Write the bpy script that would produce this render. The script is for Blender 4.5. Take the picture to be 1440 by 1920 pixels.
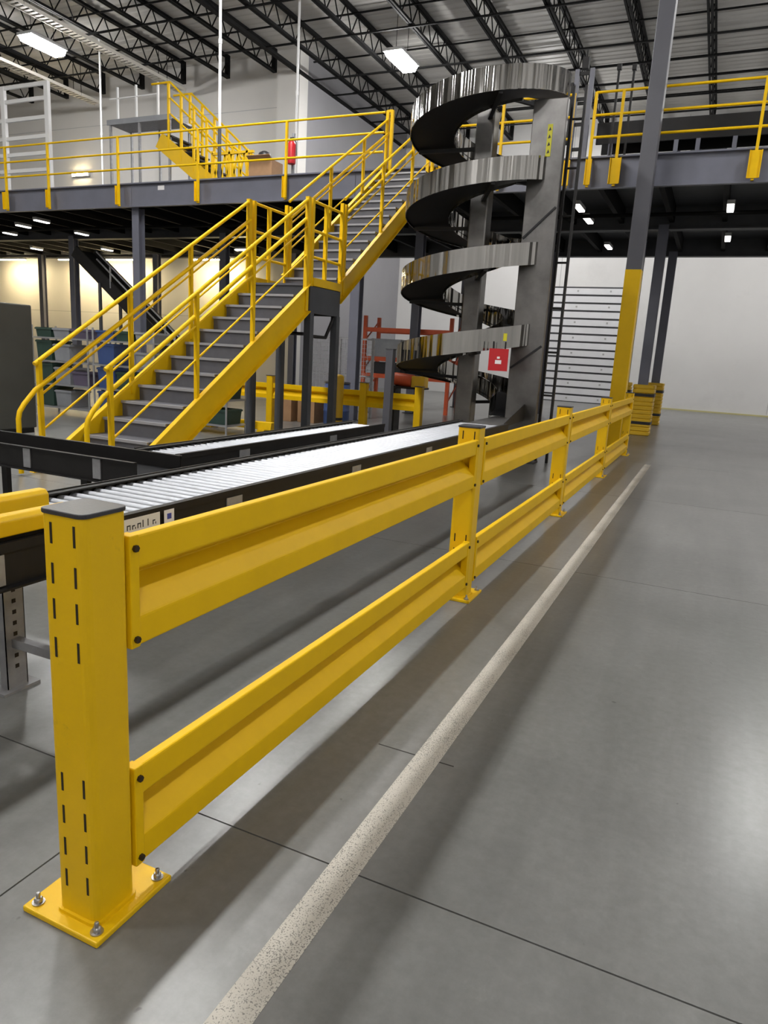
import bpy, math, random
from mathutils import Vector, Matrix
random.seed(7)
scn = bpy.context.scene
for o in list(bpy.data.objects):
    bpy.data.objects.remove(o)

# ------------------------------------------------------------------ camera
F_PX, PITCH, ROLL, YAW, CAM_H = 1322.75, 0.2184, 0.0589, 0.4203, 1.5297
cam_d = bpy.data.cameras.new('camera')
cam = bpy.data.objects.new('camera', cam_d)
scn.collection.objects.link(cam)
scn.camera = cam
fwd = Vector((-math.sin(YAW) * math.cos(PITCH), math.cos(YAW) * math.cos(PITCH), -math.sin(PITCH)))
rgt = Vector((math.cos(YAW), math.sin(YAW), 0))
upv = rgt.cross(fwd)
r2 = math.cos(ROLL) * rgt + math.sin(ROLL) * upv
u2 = -math.sin(ROLL) * rgt + math.cos(ROLL) * upv
m = Matrix((r2, u2, -fwd)).transposed().to_4x4()
m.translation = Vector((0, 0, CAM_H))
cam.matrix_world = m
cam_d.sensor_fit = 'VERTICAL'
cam_d.sensor_height = 24.0
cam_d.lens = F_PX / 1920 * 24.0
cam_d.clip_start = 0.05
cam_d.clip_end = 200

# ------------------------------------------------------------------ world, exposure
w = bpy.data.worlds.new('world')
scn.world = w
w.use_nodes = True
w.node_tree.nodes['Background'].inputs[0].default_value = (0.6, 0.65, 0.7, 1)
w.node_tree.nodes['Background'].inputs[1].default_value = 0.05
scn.view_settings.view_transform = 'Standard'
scn.view_settings.look = 'None'
scn.view_settings.gamma = 1
scn.view_settings.use_curve_mapping = False
scn.view_settings.exposure = 0.30
HIGHBAY = 125.0      # radiance of the high-bay diffusers
STRIP = 3.0
FLOOD = 120.0
scn.cycles.max_bounces = 6
scn.cycles.diffuse_bounces = 3
scn.cycles.sample_clamp_indirect = 6.0
scn.cycles.use_denoising = True

# ------------------------------------------------------------------ mesh helpers
C = scn.collection


class MB:
    def __init__(s):
        s.v, s.f, s.sm = [], [], []

    def add(s, vs, fs, smooth=False):
        b = len(s.v)
        s.v += [tuple(p) for p in vs]
        for f in fs:
            s.f.append(tuple(i + b for i in f))
            s.sm.append(smooth)
        return s

    def box(s, x0, y0, z0, x1, y1, z1):
        x0, x1 = min(x0, x1), max(x0, x1)
        y0, y1 = min(y0, y1), max(y0, y1)
        z0, z1 = min(z0, z1), max(z0, z1)
        vs = [(x, y, z) for z in (z0, z1) for y in (y0, y1) for x in (x0, x1)]
        return s.add(vs, [(0, 2, 3, 1), (4, 5, 7, 6), (0, 1, 5, 4), (2, 6, 7, 3), (0, 4, 6, 2), (1, 3, 7, 5)])

    def bar(s, p0, p1, wd, ht, up=(0, 0, 1)):
        p0, p1 = Vector(p0), Vector(p1)
        d = (p1 - p0).normalized()
        u = Vector(up)
        sd = d.cross(u)
        if sd.length < 1e-4:
            u = Vector((0, 1, 0))
            sd = d.cross(u)
        sd.normalize()
        u = sd.cross(d)
        a, b = sd * wd / 2, u * ht / 2
        vs = [p + i * a + j * b for p in (p0, p1) for i, j in ((-1, -1), (1, -1), (1, 1), (-1, 1))]
        return s.add(vs, [(3, 2, 1, 0), (4, 5, 6, 7), (0, 1, 5, 4), (1, 2, 6, 5), (2, 3, 7, 6), (3, 0, 4, 7)])

    def pipe(s, pts, r, n=10):
        pts = [Vector(p) for p in pts]
        rings = []
        u = None
        for i, p in enumerate(pts):
            if i == 0:
                d = pts[1] - pts[0]
            elif i == len(pts) - 1:
                d = pts[-1] - pts[-2]
            else:
                d = (pts[i + 1] - p).normalized() + (p - pts[i - 1]).normalized()
            d.normalize()
            if u is None:
                u = Vector((0, 0, 1)) if abs(d.z) < 0.9 else Vector((1, 0, 0))
            sd = d.cross(u).normalized()
            u = sd.cross(d).normalized()
            rings.append([p + r * (math.cos(t) * sd + math.sin(t) * u) for t in [2 * math.pi * k / n for k in range(n)]])
        vs = [q for R in rings for q in R]
        fs = []
        for i in range(len(rings) - 1):
            for k in range(n):
                a, b = i * n + k, i * n + (k + 1) % n
                fs.append((a, b, b + n, a + n))
        s.add(vs, fs, True)
        s.add(rings[0], [tuple(reversed(range(n)))])
        s.add(rings[-1], [tuple(range(n))])
        return s

    def prism(s, poly, axis, a0, a1):
        """poly: 2-D points (counter-clockwise), extruded along axis: 'x' -> (y,z), 'y' -> (x,z), 'z' -> (x,y)"""
        def mk(p, a):
            return {'x': (a, p[0], p[1]), 'y': (p[0], a, p[1]), 'z': (p[0], p[1], a)}[axis]
        n = len(poly)
        vs = [mk(p, a0) for p in poly] + [mk(p, a1) for p in poly]
        fs = [tuple(reversed(range(n))), tuple(range(n, 2 * n))]
        fs += [(i, (i + 1) % n, (i + 1) % n + n, i + n) for i in range(n)]
        return s.add(vs, fs)

    def lathe(s, prof, cx, cy, n=24):
        """prof: (r, z) from bottom to top"""
        vs = [(cx + r * math.cos(2 * math.pi * k / n), cy + r * math.sin(2 * math.pi * k / n), z) for r, z in prof for k in range(n)]
        fs = [(i * n + k, i * n + (k + 1) % n, (i + 1) * n + (k + 1) % n, (i + 1) * n + k) for i in range(len(prof) - 1) for k in range(n)]
        s.add(vs, fs, True)
        s.add(vs[:n], [tuple(reversed(range(n)))])
        s.add(vs[-n:], [tuple(range(n))])
        return s

    def mesh(s, name):
        me = bpy.data.meshes.new(name)
        me.from_pydata(s.v, [], s.f)
        me.polygons.foreach_set('use_smooth', s.sm)
        import bmesh
        bm = bmesh.new()
        bm.from_mesh(me)
        bmesh.ops.recalc_face_normals(bm, faces=bm.faces)
        bm.to_mesh(me)
        bm.free()
        return me


def link(name, me, parent=None, loc=(0, 0, 0), mat=None, bevel=0):
    o = bpy.data.objects.new(name, me)
    C.objects.link(o)
    o.location = loc
    if mat is not None:
        me.materials.clear()
        me.materials.append(M[mat])
    if parent is not None:
        o.parent = parent
    if bevel:
        b = o.modifiers.new('bevel', 'BEVEL')
        b.width = bevel
        b.segments = 2
        b.limit_method = 'ANGLE'
    return o


def part(name, mb, mat, parent=None, bevel=0, label=None):
    """mesh given in the parent's own coordinates"""
    o = link(name, mb.mesh(name), parent, mat=mat, bevel=bevel)
    if label:
        o['label'] = label
    return o


def tag(o, label, cat, group=None):
    o['label'] = label
    o['category'] = cat
    if group:
        o['group'] = group
    return o


def thing(name, label, cat, loc=(0, 0, 0), rz=0, group=None):
    o = bpy.data.objects.new(name, None)
    C.objects.link(o)
    o.empty_display_size = 0.1
    o.location = loc
    o.rotation_euler = (0, 0, rz)
    return tag(o, label, cat, group)


def copy_tree(o, parent=None, loc=None):
    c = o.copy()
    C.objects.link(c)
    c.parent = parent
    if loc is not None:
        c.location = loc
    for ch in list(o.children):
        copy_tree(ch, c)
    return c


def struct(name, mb, mat, parent=None, label=None):
    o = part(name, mb, mat, parent)
    o['kind'] = 'structure'
    if label:
        o['label'] = label
    return o


# ------------------------------------------------------------------ materials
M = {}


def mat(name, col, rough=0.5, metal=0.0, var=0.0, vscale=3.0, bump=0.0, bscale=40.0, spec=0.5, stretch=(1, 1, 1), rvar=0.0, bdist=0.02, bdet=4, dirt=None, dscale=2.0, dthr=(0.62, 0.75)):
    m_ = bpy.data.materials.new(name)
    m_.use_nodes = True
    nt = m_.node_tree
    b = nt.nodes['Principled BSDF']
    b.inputs['Roughness'].default_value = rough
    b.inputs['Metallic'].default_value = metal
    b.inputs['Specular IOR Level'].default_value = spec
    b.inputs['Base Color'].default_value = (*col, 1)
    geo = nt.nodes.new('ShaderNodeNewGeometry')
    mp = nt.nodes.new('ShaderNodeMapping')
    mp.inputs['Scale'].default_value = stretch
    nt.links.new(geo.outputs['Position'], mp.inputs['Vector'])
    P = mp.outputs['Vector']
    colsock = None
    if var or rvar:
        n = nt.nodes.new('ShaderNodeTexNoise')
        n.inputs['Scale'].default_value = vscale
        n.inputs['Detail'].default_value = 6
        n.inputs['Roughness'].default_value = 0.62
        nt.links.new(P, n.inputs['Vector'])
        if var:
            cr = nt.nodes.new('ShaderNodeValToRGB')
            cr.color_ramp.elements[0].position = 0.3
            cr.color_ramp.elements[1].position = 0.7
            cr.color_ramp.elements[0].color = (*[c * (1 - var) for c in col], 1)
            cr.color_ramp.elements[1].color = (*[min(1, c * (1 + var)) for c in col], 1)
            nt.links.new(n.outputs['Fac'], cr.inputs['Fac'])
            colsock = cr.outputs['Color']
        if rvar:
            mr = nt.nodes.new('ShaderNodeMapRange')
            mr.inputs['From Min'].default_value = 0.3
            mr.inputs['From Max'].default_value = 0.7
            mr.inputs['To Min'].default_value = max(0.02, rough - rvar)
            mr.inputs['To Max'].default_value = min(1, rough + rvar)
            nt.links.new(n.outputs['Fac'], mr.inputs['Value'])
            nt.links.new(mr.outputs['Result'], b.inputs['Roughness'])
    if dirt:
        n2 = nt.nodes.new('ShaderNodeTexNoise')
        n2.inputs['Scale'].default_value = dscale
        n2.inputs['Detail'].default_value = 8
        n2.inputs['Roughness'].default_value = 0.7
        nt.links.new(P, n2.inputs['Vector'])
        r = nt.nodes.new('ShaderNodeMapRange')
        r.inputs['From Min'].default_value = dthr[0]
        r.inputs['From Max'].default_value = dthr[1]
        nt.links.new(n2.outputs['Fac'], r.inputs['Value'])
        mx = nt.nodes.new('ShaderNodeMix')
        mx.data_type = 'RGBA'
        nt.links.new(r.outputs['Result'], mx.inputs[0])
        if colsock:
            nt.links.new(colsock, mx.inputs[6])
        else:
            mx.inputs[6].default_value = (*col, 1)
        mx.inputs[7].default_value = (*dirt, 1)
        colsock = mx.outputs[2]
    if colsock:
        nt.links.new(colsock, b.inputs['Base Color'])
    if bump:
        n3 = nt.nodes.new('ShaderNodeTexNoise')
        n3.inputs['Scale'].default_value = bscale
        n3.inputs['Detail'].default_value = bdet
        nt.links.new(P, n3.inputs['Vector'])
        bp = nt.nodes.new('ShaderNodeBump')
        bp.inputs['Strength'].default_value = bump
        bp.inputs['Distance'].default_value = bdist
        nt.links.new(n3.outputs['Fac'], bp.inputs['Height'])
        nt.links.new(bp.outputs['Normal'], b.inputs['Normal'])
    M[name] = m_
    return m_


def emit(name, col, strength):
    m_ = bpy.data.materials.new(name)
    m_.use_nodes = True
    b = m_.node_tree.nodes['Principled BSDF']
    b.inputs['Base Color'].default_value = (0.8, 0.8, 0.8, 1)
    b.inputs['Emission Color'].default_value = (*col, 1)
    b.inputs['Emission Strength'].default_value = strength
    M[name] = m_


mat('yellow', (0.80, 0.49, 0.001), 0.45, spec=0.35, var=0.05, vscale=4, bump=0.04, bscale=120, dirt=(0.30, 0.17, 0.02), dscale=9, dthr=(0.66, 0.84))
mat('yellow_rail', (0.84, 0.515, 0.001), 0.5, spec=0.22, var=0.04, vscale=5)
mat('yellow_plastic', (0.74, 0.45, 0.02), 0.5, var=0.05, vscale=5)
mat('black_plastic', (0.022, 0.022, 0.025), 0.45, var=0.2, vscale=20)
mat('cap_plastic', (0.035, 0.035, 0.042), 0.38, bump=0.05, bscale=200)
mat('slot_dark', (0.02, 0.012, 0.004), 0.8)
mat('black_steel', (0.012, 0.011, 0.011), 0.5, spec=0.3, var=0.25, vscale=6)
mat('zinc', (0.42, 0.41, 0.40), 0.35, metal=1.0, var=0.1, vscale=30)
mat('dark_bolt', (0.05, 0.035, 0.02), 0.5, metal=0.6)
mat('galv', (0.34, 0.34, 0.35), 0.5, metal=0.5, var=0.15, vscale=12)
mat('roller', (0.44, 0.455, 0.485), 0.46, metal=0.5, var=0.05, vscale=20)
mat('grey_blue', (0.15, 0.155, 0.195), 0.42, var=0.08, vscale=2)
mat('grey_dark', (0.06, 0.063, 0.072), 0.5, var=0.15, vscale=3)
mat('column_grey', (0.095, 0.095, 0.11), 0.4, var=0.08, vscale=2)
mat('tread_grey', (0.105, 0.105, 0.118), 0.5, var=0.1, vscale=6, bump=0.1, bscale=150)
mat('nosing', (0.38, 0.38, 0.40), 0.45, metal=0.3)
mat('stainless', (0.36, 0.352, 0.338), 0.085, metal=1.0, var=0.12, vscale=12, bump=1.0, bscale=7, stretch=(1, 1, 0.015), bdist=0.085, bdet=1.0)
mat('stainless_dull', (0.16, 0.155, 0.15), 0.33, metal=0.85, var=0.35, vscale=1.6, bump=0.05, bscale=5)
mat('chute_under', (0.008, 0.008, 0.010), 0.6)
mat('white_wall', (0.70, 0.69, 0.68), 0.6, var=0.03, vscale=0.6, dirt=(0.6, 0.59, 0.58), dscale=0.5, dthr=(0.55, 0.8))
mat('warm_wall', (0.66, 0.64, 0.61), 0.6, var=0.03, vscale=0.6)
mat('pale_yellow', (0.55, 0.50, 0.25), 0.6)
mat('shaded_wall', (0.27, 0.265, 0.28), 0.6, var=0.05, vscale=0.6)  # shade on the side wall is put into this darker base colour
mat('panel_joint', (0.42, 0.42, 0.42), 0.7)
mat('door_white', (0.72, 0.72, 0.74), 0.5, var=0.04, vscale=2)
mat('door_gap', (0.06, 0.06, 0.065), 0.7)
mat('roof_deck', (0.53, 0.515, 0.485), 0.55, var=0.04, vscale=0.8)
mat('joist_black', (0.006, 0.006, 0.006), 0.7, spec=0.15)
mat('pale_tray', (0.62, 0.59, 0.53), 0.5)
mat('white_paint', (0.80, 0.80, 0.80), 0.45)
mat('conduit', (0.72, 0.72, 0.72), 0.4)
mat('concrete_joint', (0.035, 0.033, 0.03), 0.9)
mat('enclosure', (0.055, 0.055, 0.048), 0.42, var=0.18, vscale=0.8)
mat('orange', (0.55, 0.085, 0.025), 0.5, var=0.1, vscale=4)
mat('red', (0.50, 0.012, 0.018), 0.4, var=0.05, vscale=4)
mat('white_print', (0.85, 0.83, 0.83), 0.5)
mat('paper', (0.78, 0.76, 0.70), 0.6)
mat('blue_print', (0.05, 0.07, 0.35), 0.5)
mat('ink', (0.03, 0.03, 0.03), 0.6)
mat('cardboard', (0.36, 0.21, 0.11), 0.8, var=0.08, vscale=8)
mat('blue_bin', (0.05, 0.09, 0.24), 0.45, var=0.1, vscale=4)
mat('grey_bin', (0.28, 0.29, 0.31), 0.5, var=0.1, vscale=4)
mat('green_bin', (0.03, 0.065, 0.05), 0.5, var=0.1, vscale=4)
mat('purple_bin', (0.12, 0.10, 0.15), 0.5, var=0.1, vscale=4)
mat('wire', (0.45, 0.46, 0.48), 0.4, metal=0.7)
mat('belt', (0.010, 0.010, 0.011), 0.85, spec=0.2)
mat('lamp_body', (0.5, 0.5, 0.5), 0.5)
mat('tag_yellow', (0.62, 0.58, 0.02), 0.5)
emit('lamp_white', (1.0, 0.99, 0.975), HIGHBAY)
emit('strip_white', (1.0, 0.97, 0.92), STRIP)
emit('flood_warm', (1.0, 0.80, 0.45), FLOOD)
emit('flood_white', (0.95, 0.95, 1.0), FLOOD)


def concrete():
    m_ = bpy.data.materials.new('concrete')
    m_.use_nodes = True
    nt = m_.node_tree
    N, L = nt.nodes, nt.links
    b = N['Principled BSDF']
    geo = N.new('ShaderNodeNewGeometry')

    def noise(sc, det, ro, st=(1, 1, 1)):
        mp = N.new('ShaderNodeMapping')
        mp.inputs['Scale'].default_value = st
        L.new(geo.outputs['Position'], mp.inputs['Vector'])
        n = N.new('ShaderNodeTexNoise')
        n.inputs['Scale'].default_value = sc
        n.inputs['Detail'].default_value = det
        n.inputs['Roughness'].default_value = ro
        L.new(mp.outputs['Vector'], n.inputs['Vector'])
        return n.outputs['Fac']

    def ramp(s, p0, c0, p1, c1):
        r = N.new('ShaderNodeValToRGB')
        r.color_ramp.elements[0].position = p0
        r.color_ramp.elements[1].position = p1
        r.color_ramp.elements[0].color = (*c0, 1)
        r.color_ramp.elements[1].color = (*c1, 1)
        L.new(s, r.inputs['Fac'])
        return r.outputs['Color']

    def mul(a, b_):
        x = N.new('ShaderNodeMix')
        x.data_type = 'RGBA'
        x.blend_type = 'MULTIPLY'
        x.inputs[0].default_value = 1
        L.new(a, x.inputs[6])
        L.new(b_, x.inputs[7])
        return x.outputs[2]
    base = ramp(noise(0.9, 7, 0.6), 0.3, (0.142, 0.143, 0.137), 0.7, (0.20, 0.20, 0.194))
    fine = ramp(noise(22, 6, 0.7), 0.3, (0.86, 0.86, 0.85), 0.7, (1.08, 1.08, 1.08))
    spots = ramp(noise(17, 2, 0.5), 0.21, (0.5, 0.49, 0.47), 0.25, (1, 1, 1))
    scuff = ramp(noise(5, 8, 0.75, (1, 0.5, 1)), 0.58, (1, 1, 1), 0.75, (1.25, 1.25, 1.25))
    streak = ramp(noise(3, 5, 0.6, (2.2, 0.18, 1)), 0.3, (0.88, 0.88, 0.87), 0.65, (1.06, 1.06, 1.06))
    L.new(mul(mul(mul(mul(base, fine), streak), spots), scuff), b.inputs['Base Color'])
    b.inputs['Roughness'].default_value = 0.29
    bp = N.new('ShaderNodeBump')
    bp.inputs['Strength'].default_value = 0.02
    bp.inputs['Distance'].default_value = 0.005
    L.new(noise(70, 4, 0.7), bp.inputs['Height'])
    L.new(bp.outputs['Normal'], b.inputs['Normal'])
    b.inputs['Specular IOR Level'].default_value = 0.55
    M['concrete'] = m_


def line_paint():
    m_ = bpy.data.materials.new('line_paint')
    m_.use_nodes = True
    nt = m_.node_tree
    N, L = nt.nodes, nt.links
    b = N['Principled BSDF']
    geo = N.new('ShaderNodeNewGeometry')
    mx = N.new('ShaderNodeMix')
    mx.data_type = 'RGBA'
    n1 = N.new('ShaderNodeTexNoise')
    n1.inputs['Scale'].default_value = 210
    n1.inputs['Detail'].default_value = 4
    L.new(geo.outputs['Position'], n1.inputs['Vector'])
    n2 = N.new('ShaderNodeTexNoise')
    n2.inputs['Scale'].default_value = 2.5
    n2.inputs['Detail'].default_value = 5
    L.new(geo.outputs['Position'], n2.inputs['Vector'])
    ad = N.new('ShaderNodeMath')
    ad.operation = 'MULTIPLY_ADD'
    L.new(n2.outputs['Fac'], ad.inputs[0])
    ad.inputs[1].default_value = 0.35
    L.new(n1.outputs['Fac'], ad.inputs[2])
    r = N.new('ShaderNodeMapRange')
    r.inputs['From Min'].default_value = 0.72
    r.inputs['From Max'].default_value = 0.80
    L.new(ad.outputs[0], r.inputs['Value'])
    L.new(r.outputs['Result'], mx.inputs[0])
    mx.inputs[6].default_value = (0.50, 0.47, 0.41, 1)
    mx.inputs[7].default_value = (0.19, 0.18, 0.16, 1)
    L.new(mx.outputs[2], b.inputs['Base Color'])
    b.inputs['Roughness'].default_value = 0.6
    M['line_paint'] = m_


concrete()
line_paint()

# ------------------------------------------------------------------ the room
SP = 3.66
X0R, X1R, Y0R, Y1R = -31.0, 9.5, -9.0, 32.0
YL, XS = 23.0, -14.25       # nearer part of the far wall (left) and the side wall
ROOF = 11.5
floor = struct('floor', MB().box(X0R - .3, Y0R - .3, -0.2, X1R + .3, Y1R + .3, -0.012), 'concrete_joint', label='polished grey concrete floor with saw-cut joints')
slab_mesh = MB().box(0.003, 0.003, -0.012, SP - 0.003, SP - 0.003, 0.0).mesh('slab')
slab_mesh.materials.append(M['concrete'])
ix0, ix1 = -9, 3
jy0, jy1 = -3, 9
for i in range(ix0, ix1):
    for j in range(jy0, jy1):
        o = link('slab', slab_mesh, floor, (-1.6 + i * SP, 1.67 + j * SP, 0))
# an extra partial saw cut is a shallow dark groove in the slab next to the line
part('saw_cut', MB().box(-1.02, 2.362, -0.002, -0.70, 2.368, 0.0006), 'concrete_joint', floor)

tag(part('painted_line', MB().box(-0.86, -1.5, 0.0, -0.76, 12.45, 0.0012), 'line_paint'), 'worn off-white line painted on the concrete beside the yellow barrier', 'floor marking')

T = 0.3
wb = struct('wall_back', MB().box(XS, Y1R, 0, X1R, Y1R + T, ROOF), 'white_wall', label='white far wall behind the mezzanine')
for k in range(5):       # tall wall panels with dark vertical joints
    xj = 6.4 - k * 4.35
    part('panel_joint', MB().box(xj - .012, Y1R - 0.004, 0.1, xj + .012, Y1R + 0.01, ROOF - .2), 'panel_joint', wb)
wl = struct('wall_far_left', MB().box(X0R, YL, 0, XS, YL + T, ROOF), 'warm_wall', label='pale wall behind the left part of the mezzanine')
for k in range(4):
    zj = 2.6 + k * 2.4
    part('panel_joint', MB().box(X0R, YL - 0.004, zj - .01, XS, YL + .01, zj + .01), 'panel_joint', wl)
part('pilaster', MB().box(-15.15, YL - 0.25, 0, XS, YL, ROOF), 'warm_wall', wl)
struct('wall_side', MB().box(XS - T, YL + T, 0, XS, Y1R + T, ROOF), 'shaded_wall', label='side wall running back from the pilaster')
struct('wall_left', MB().box(X0R - T, Y0R, 0, X0R, YL + T, ROOF), 'warm_wall')
struct('wall_right', MB().box(X1R, Y0R, 0, X1R + T, Y1R + T, ROOF), 'white_wall')
struct('wall_front', MB().box(X0R, Y0R - T, 0, X1R, Y0R, ROOF), 'white_wall')
struct('baseboard_back', MB().box(-3.2, Y1R - .03, 0, X1R, Y1R, 0.06), 'pale_yellow', label='yellow strip along the foot of the white wall')

# sectional slatted door in the far wall
dr = struct('door_1', MB().box(-7.6, Y1R - .06, 0, -3.4, Y1R - .002, 4.85), 'door_gap', label='white slatted shutter door in the far wall')
slat = MB().box(0, 0, 0, 4.2, 0.04, 0.245).mesh('door_slat')
slat.materials.append(M['door_white'])
stud = MB().box(0, 0, 0, 0.07, 0.02, 0.07).mesh('door_stud')
stud.materials.append(M['panel_joint'])
for k in range(15):
    o = link('door_slat', slat, dr, (-7.6, Y1R - .1, 0.03 + k * 0.322))
    if k % 2 == 0:
        for xx in (0.5, 1.75, 3.1, 3.9):
            link('door_stud', stud, o, (xx, -0.018, 0.10))

# roof: corrugated deck, open-web joists, bridging bars
prof = []
y = Y0R - .3
while y < Y1R + .3:
    prof += [(y, ROOF), (y + .10, ROOF), (y + .14, ROOF - .022), (y + .26, ROOF - .022)]
    y += 0.30
vs, fs = [], []
for yy, zz in prof:
    vs += [(X0R - .3, yy, zz), (X1R + .3, yy, zz)]
for i in range(len(prof) - 1):
    fs.append((2 * i, 2 * i + 1, 2 * i + 3, 2 * i + 2))
cb = MB().add(vs, fs)
cb.box(X0R - .3, Y0R - .3, ROOF + .06, X1R + .3, Y1R + .3, ROOF + .2)
ceil = struct('ceiling', cb, 'roof_deck', label='pale corrugated metal roof deck on black open-web joists')
JT, JB = ROOF - 0.06, ROOF - 0.78


def joist_meshes(y0, y1):
    L_ = y1 - y0
    tc = MB().box(-.075, y0, JT - .08, -.015, y1, JT).box(.015, y0, JT - .08, .075, y1, JT).mesh('top_chord')
    bc = MB().box(-.075, y0 + .5, JB, -.015, y1 - .0, JB + .07).box(.015, y0 + .5, JB, .075, y1, JB + .07).mesh('bottom_chord')
    wbm = MB()
    n = int(L_ / 0.75)
    st = L_ / n
    for i in range(n):
        a, b = y0 + i * st, y0 + (i + 1) * st
        mid = (a + b) / 2
        wbm.bar((0, a, JT - .05), (0, mid, JB + .05), .028, .028, (1, 0, 0))
        wbm.bar((0, mid, JB + .05), (0, b, JT - .05), .028, .028, (1, 0, 0))
    wbm.box(-.075, y1 - .12, JB, .075, y1, JT)
    wb_ = wbm.mesh('web')
    for q in (tc, bc, wb_):
        q.materials.append(M['joist_black'])
    return tc, bc, wb_


short, longj = joist_meshes(-4.0, YL - .45), joist_meshes(-4.0, Y1R - .3)
for k in range(-4, 14):
    x = -1.47 - 1.95 * k
    if x < X0R + .5 or x > X1R - .5:
        continue
    jm = short if x < XS - .2 else longj
    j = link('roof_joist', jm[0], ceil, (x, 0, 0))
    link('bottom_chord', jm[1], j)
    wbo = link('web', jm[2], j)
    wbo['kind'] = 'stuff'
for k, yy in enumerate((4, 8, 12, 15.5, 18.2, 20.6, 23.4, 24.9, 26.4, 28.0, 29.6)):
    x0 = XS if yy > YL else X0R
    part('bridging_bar', MB().box(x0, yy, JB - .045, X1R, yy + .06, JB - .002), 'joist_black', ceil)
    part('bridging_bar', MB().box(x0, yy + .2, JT - .115, X1R, yy + .245, JT - .075), 'joist_black', ceil)
# heavy joist girder over the pilaster line
gm = MB()
gm.box(-14.33, 2, JB - .05, -14.17, Y1R - .4, JB + .05)
part('girder', gm, 'joist_black', ceil)

# pale perforated cable trays hanging beside the joists (left of the roof)


def cable_tray(x, y0, y1, z, label):
    t = thing('cable_tray', label, 'cable tray', (x, y0, z))
    L_ = y1 - y0
    part('side_rail', MB().box(-.2, 0, 0, -.175, L_, .1), 'pale_tray', t)
    part('side_rail', MB().box(.175, 0, 0, .2, L_, .1), 'pale_tray', t)
    rm = MB().box(-.175, 0, 0.01, .175, 0.09, .03).mesh('rung')
    rm.materials.append(M['pale_tray'])
    for i in range(int(L_ / .17)):
        link('rung', rm, t, (0, 0.03 + i * .17, 0))
    hg = MB().pipe([(0, 0, 0.03), (0, 0, ROOF - z - .05)], .012, 6).mesh('hanger_rod')
    hg.materials.append(M['joist_black'])
    for i in range(3):
        for sx in (-.19, .19):
            link('hanger_rod', hg, t, (sx, 1 + i * (L_ - 2) / 2, 0))
    return t


cable_tray(-19.1, 9.0, 22.5, 10.45, 'pale perforated cable tray under the roof right of the left lamp')
cable_tray(-23.2, 9.0, 22.5, 10.35, 'pale perforated cable tray under the roof at the left picture edge')


# ------------------------------------------------------------------ lamps
def high_bay(x, y, z, label, group=None):
    t = thing('high_bay_lamp', label, 'ceiling lamp', (x, y, z), 0, group)
    part('housing', MB().box(-.32, -.68, 0.0, .32, .68, .09).box(-.1, -.3, .09, .1, .3, .2), 'lamp_body', t, bevel=.01)
    part('diffuser', MB().prism([(-.20, -.15), (.20, -.15), (.29, -.001), (-.29, -.001)], 'y', -.64, .64), 'lamp_white', t)
    for sy in (-.42, .42):
        part('suspension_wire', MB().pipe([(0, sy, .09), (0, sy, ROOF - z - .05)], .008, 6), 'joist_black', t)
    return t


high_bay(-20.5, 17.7, 10.4, 'bright rectangular high-bay lamp at the upper left between roof joists')
high_bay(-10.1, 21.9, 10.4, 'bright rectangular high-bay lamp above the spiral tower\'s left side')
for i, (x, y) in enumerate(((-7.6, 4.6), (-7.6, 1.0), (-7.6, 8.2), (-7.6, -2.5), (-9.4, 13.6), (-20.5, 7.5), (2.75, 19.8), (4.6, 9.5), (-6.9, 28.3), (5.2, 28.3), (4.5, -6.0))):  # some read off the light, others added to strengthen shadows and fill
    high_bay(x, y, 10.4, 'high-bay lamp outside the picture, in a roof set partly added for light', 'high-bay lamps outside the picture')


def strip(x, y, z, L_, label, mt='strip_white', group=None, ax='y'):
    t = thing('strip_light', label, 'strip light', (x, y, z), 0 if ax == 'y' else math.pi / 2, group)
    part('housing', MB().box(-.07, -L_ / 2, 0, .07, L_ / 2, .07), 'lamp_body', t)
    part('tube_cover', MB().box(-.06, -L_ / 2 + .02, -.03, .06, L_ / 2 - .02, -.001), mt, t)
    return t


# ------------------------------------------------------------------ yellow steel barrier
XB0, XB1 = -1.41, -1.27
POST_Y = [1.15, 4.21, 7.29, 10.38, 13.45]
PW = 0.14
bar = thing('guard_barrier', 'long yellow steel two-rail guard barrier along the painted line', 'barrier', (0, 0, 0))


def rounded_rect(x0, y0, x1, y1, r, n=4):
    pts = []
    for cx, cy, a0 in ((x1 - r, y0 + r, -90), (x1 - r, y1 - r, 0), (x0 + r, y1 - r, 90), (x0 + r, y0 + r, 180)):
        for k in range(n + 1):
            a = math.radians(a0 + 90 * k / n)
            pts.append((cx + r * math.cos(a), cy + r * math.sin(a)))
    return pts


def prism_smooth(poly, z0, z1):
    mb = MB().prism(poly, 'z', z0, z1)
    return mb


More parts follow.
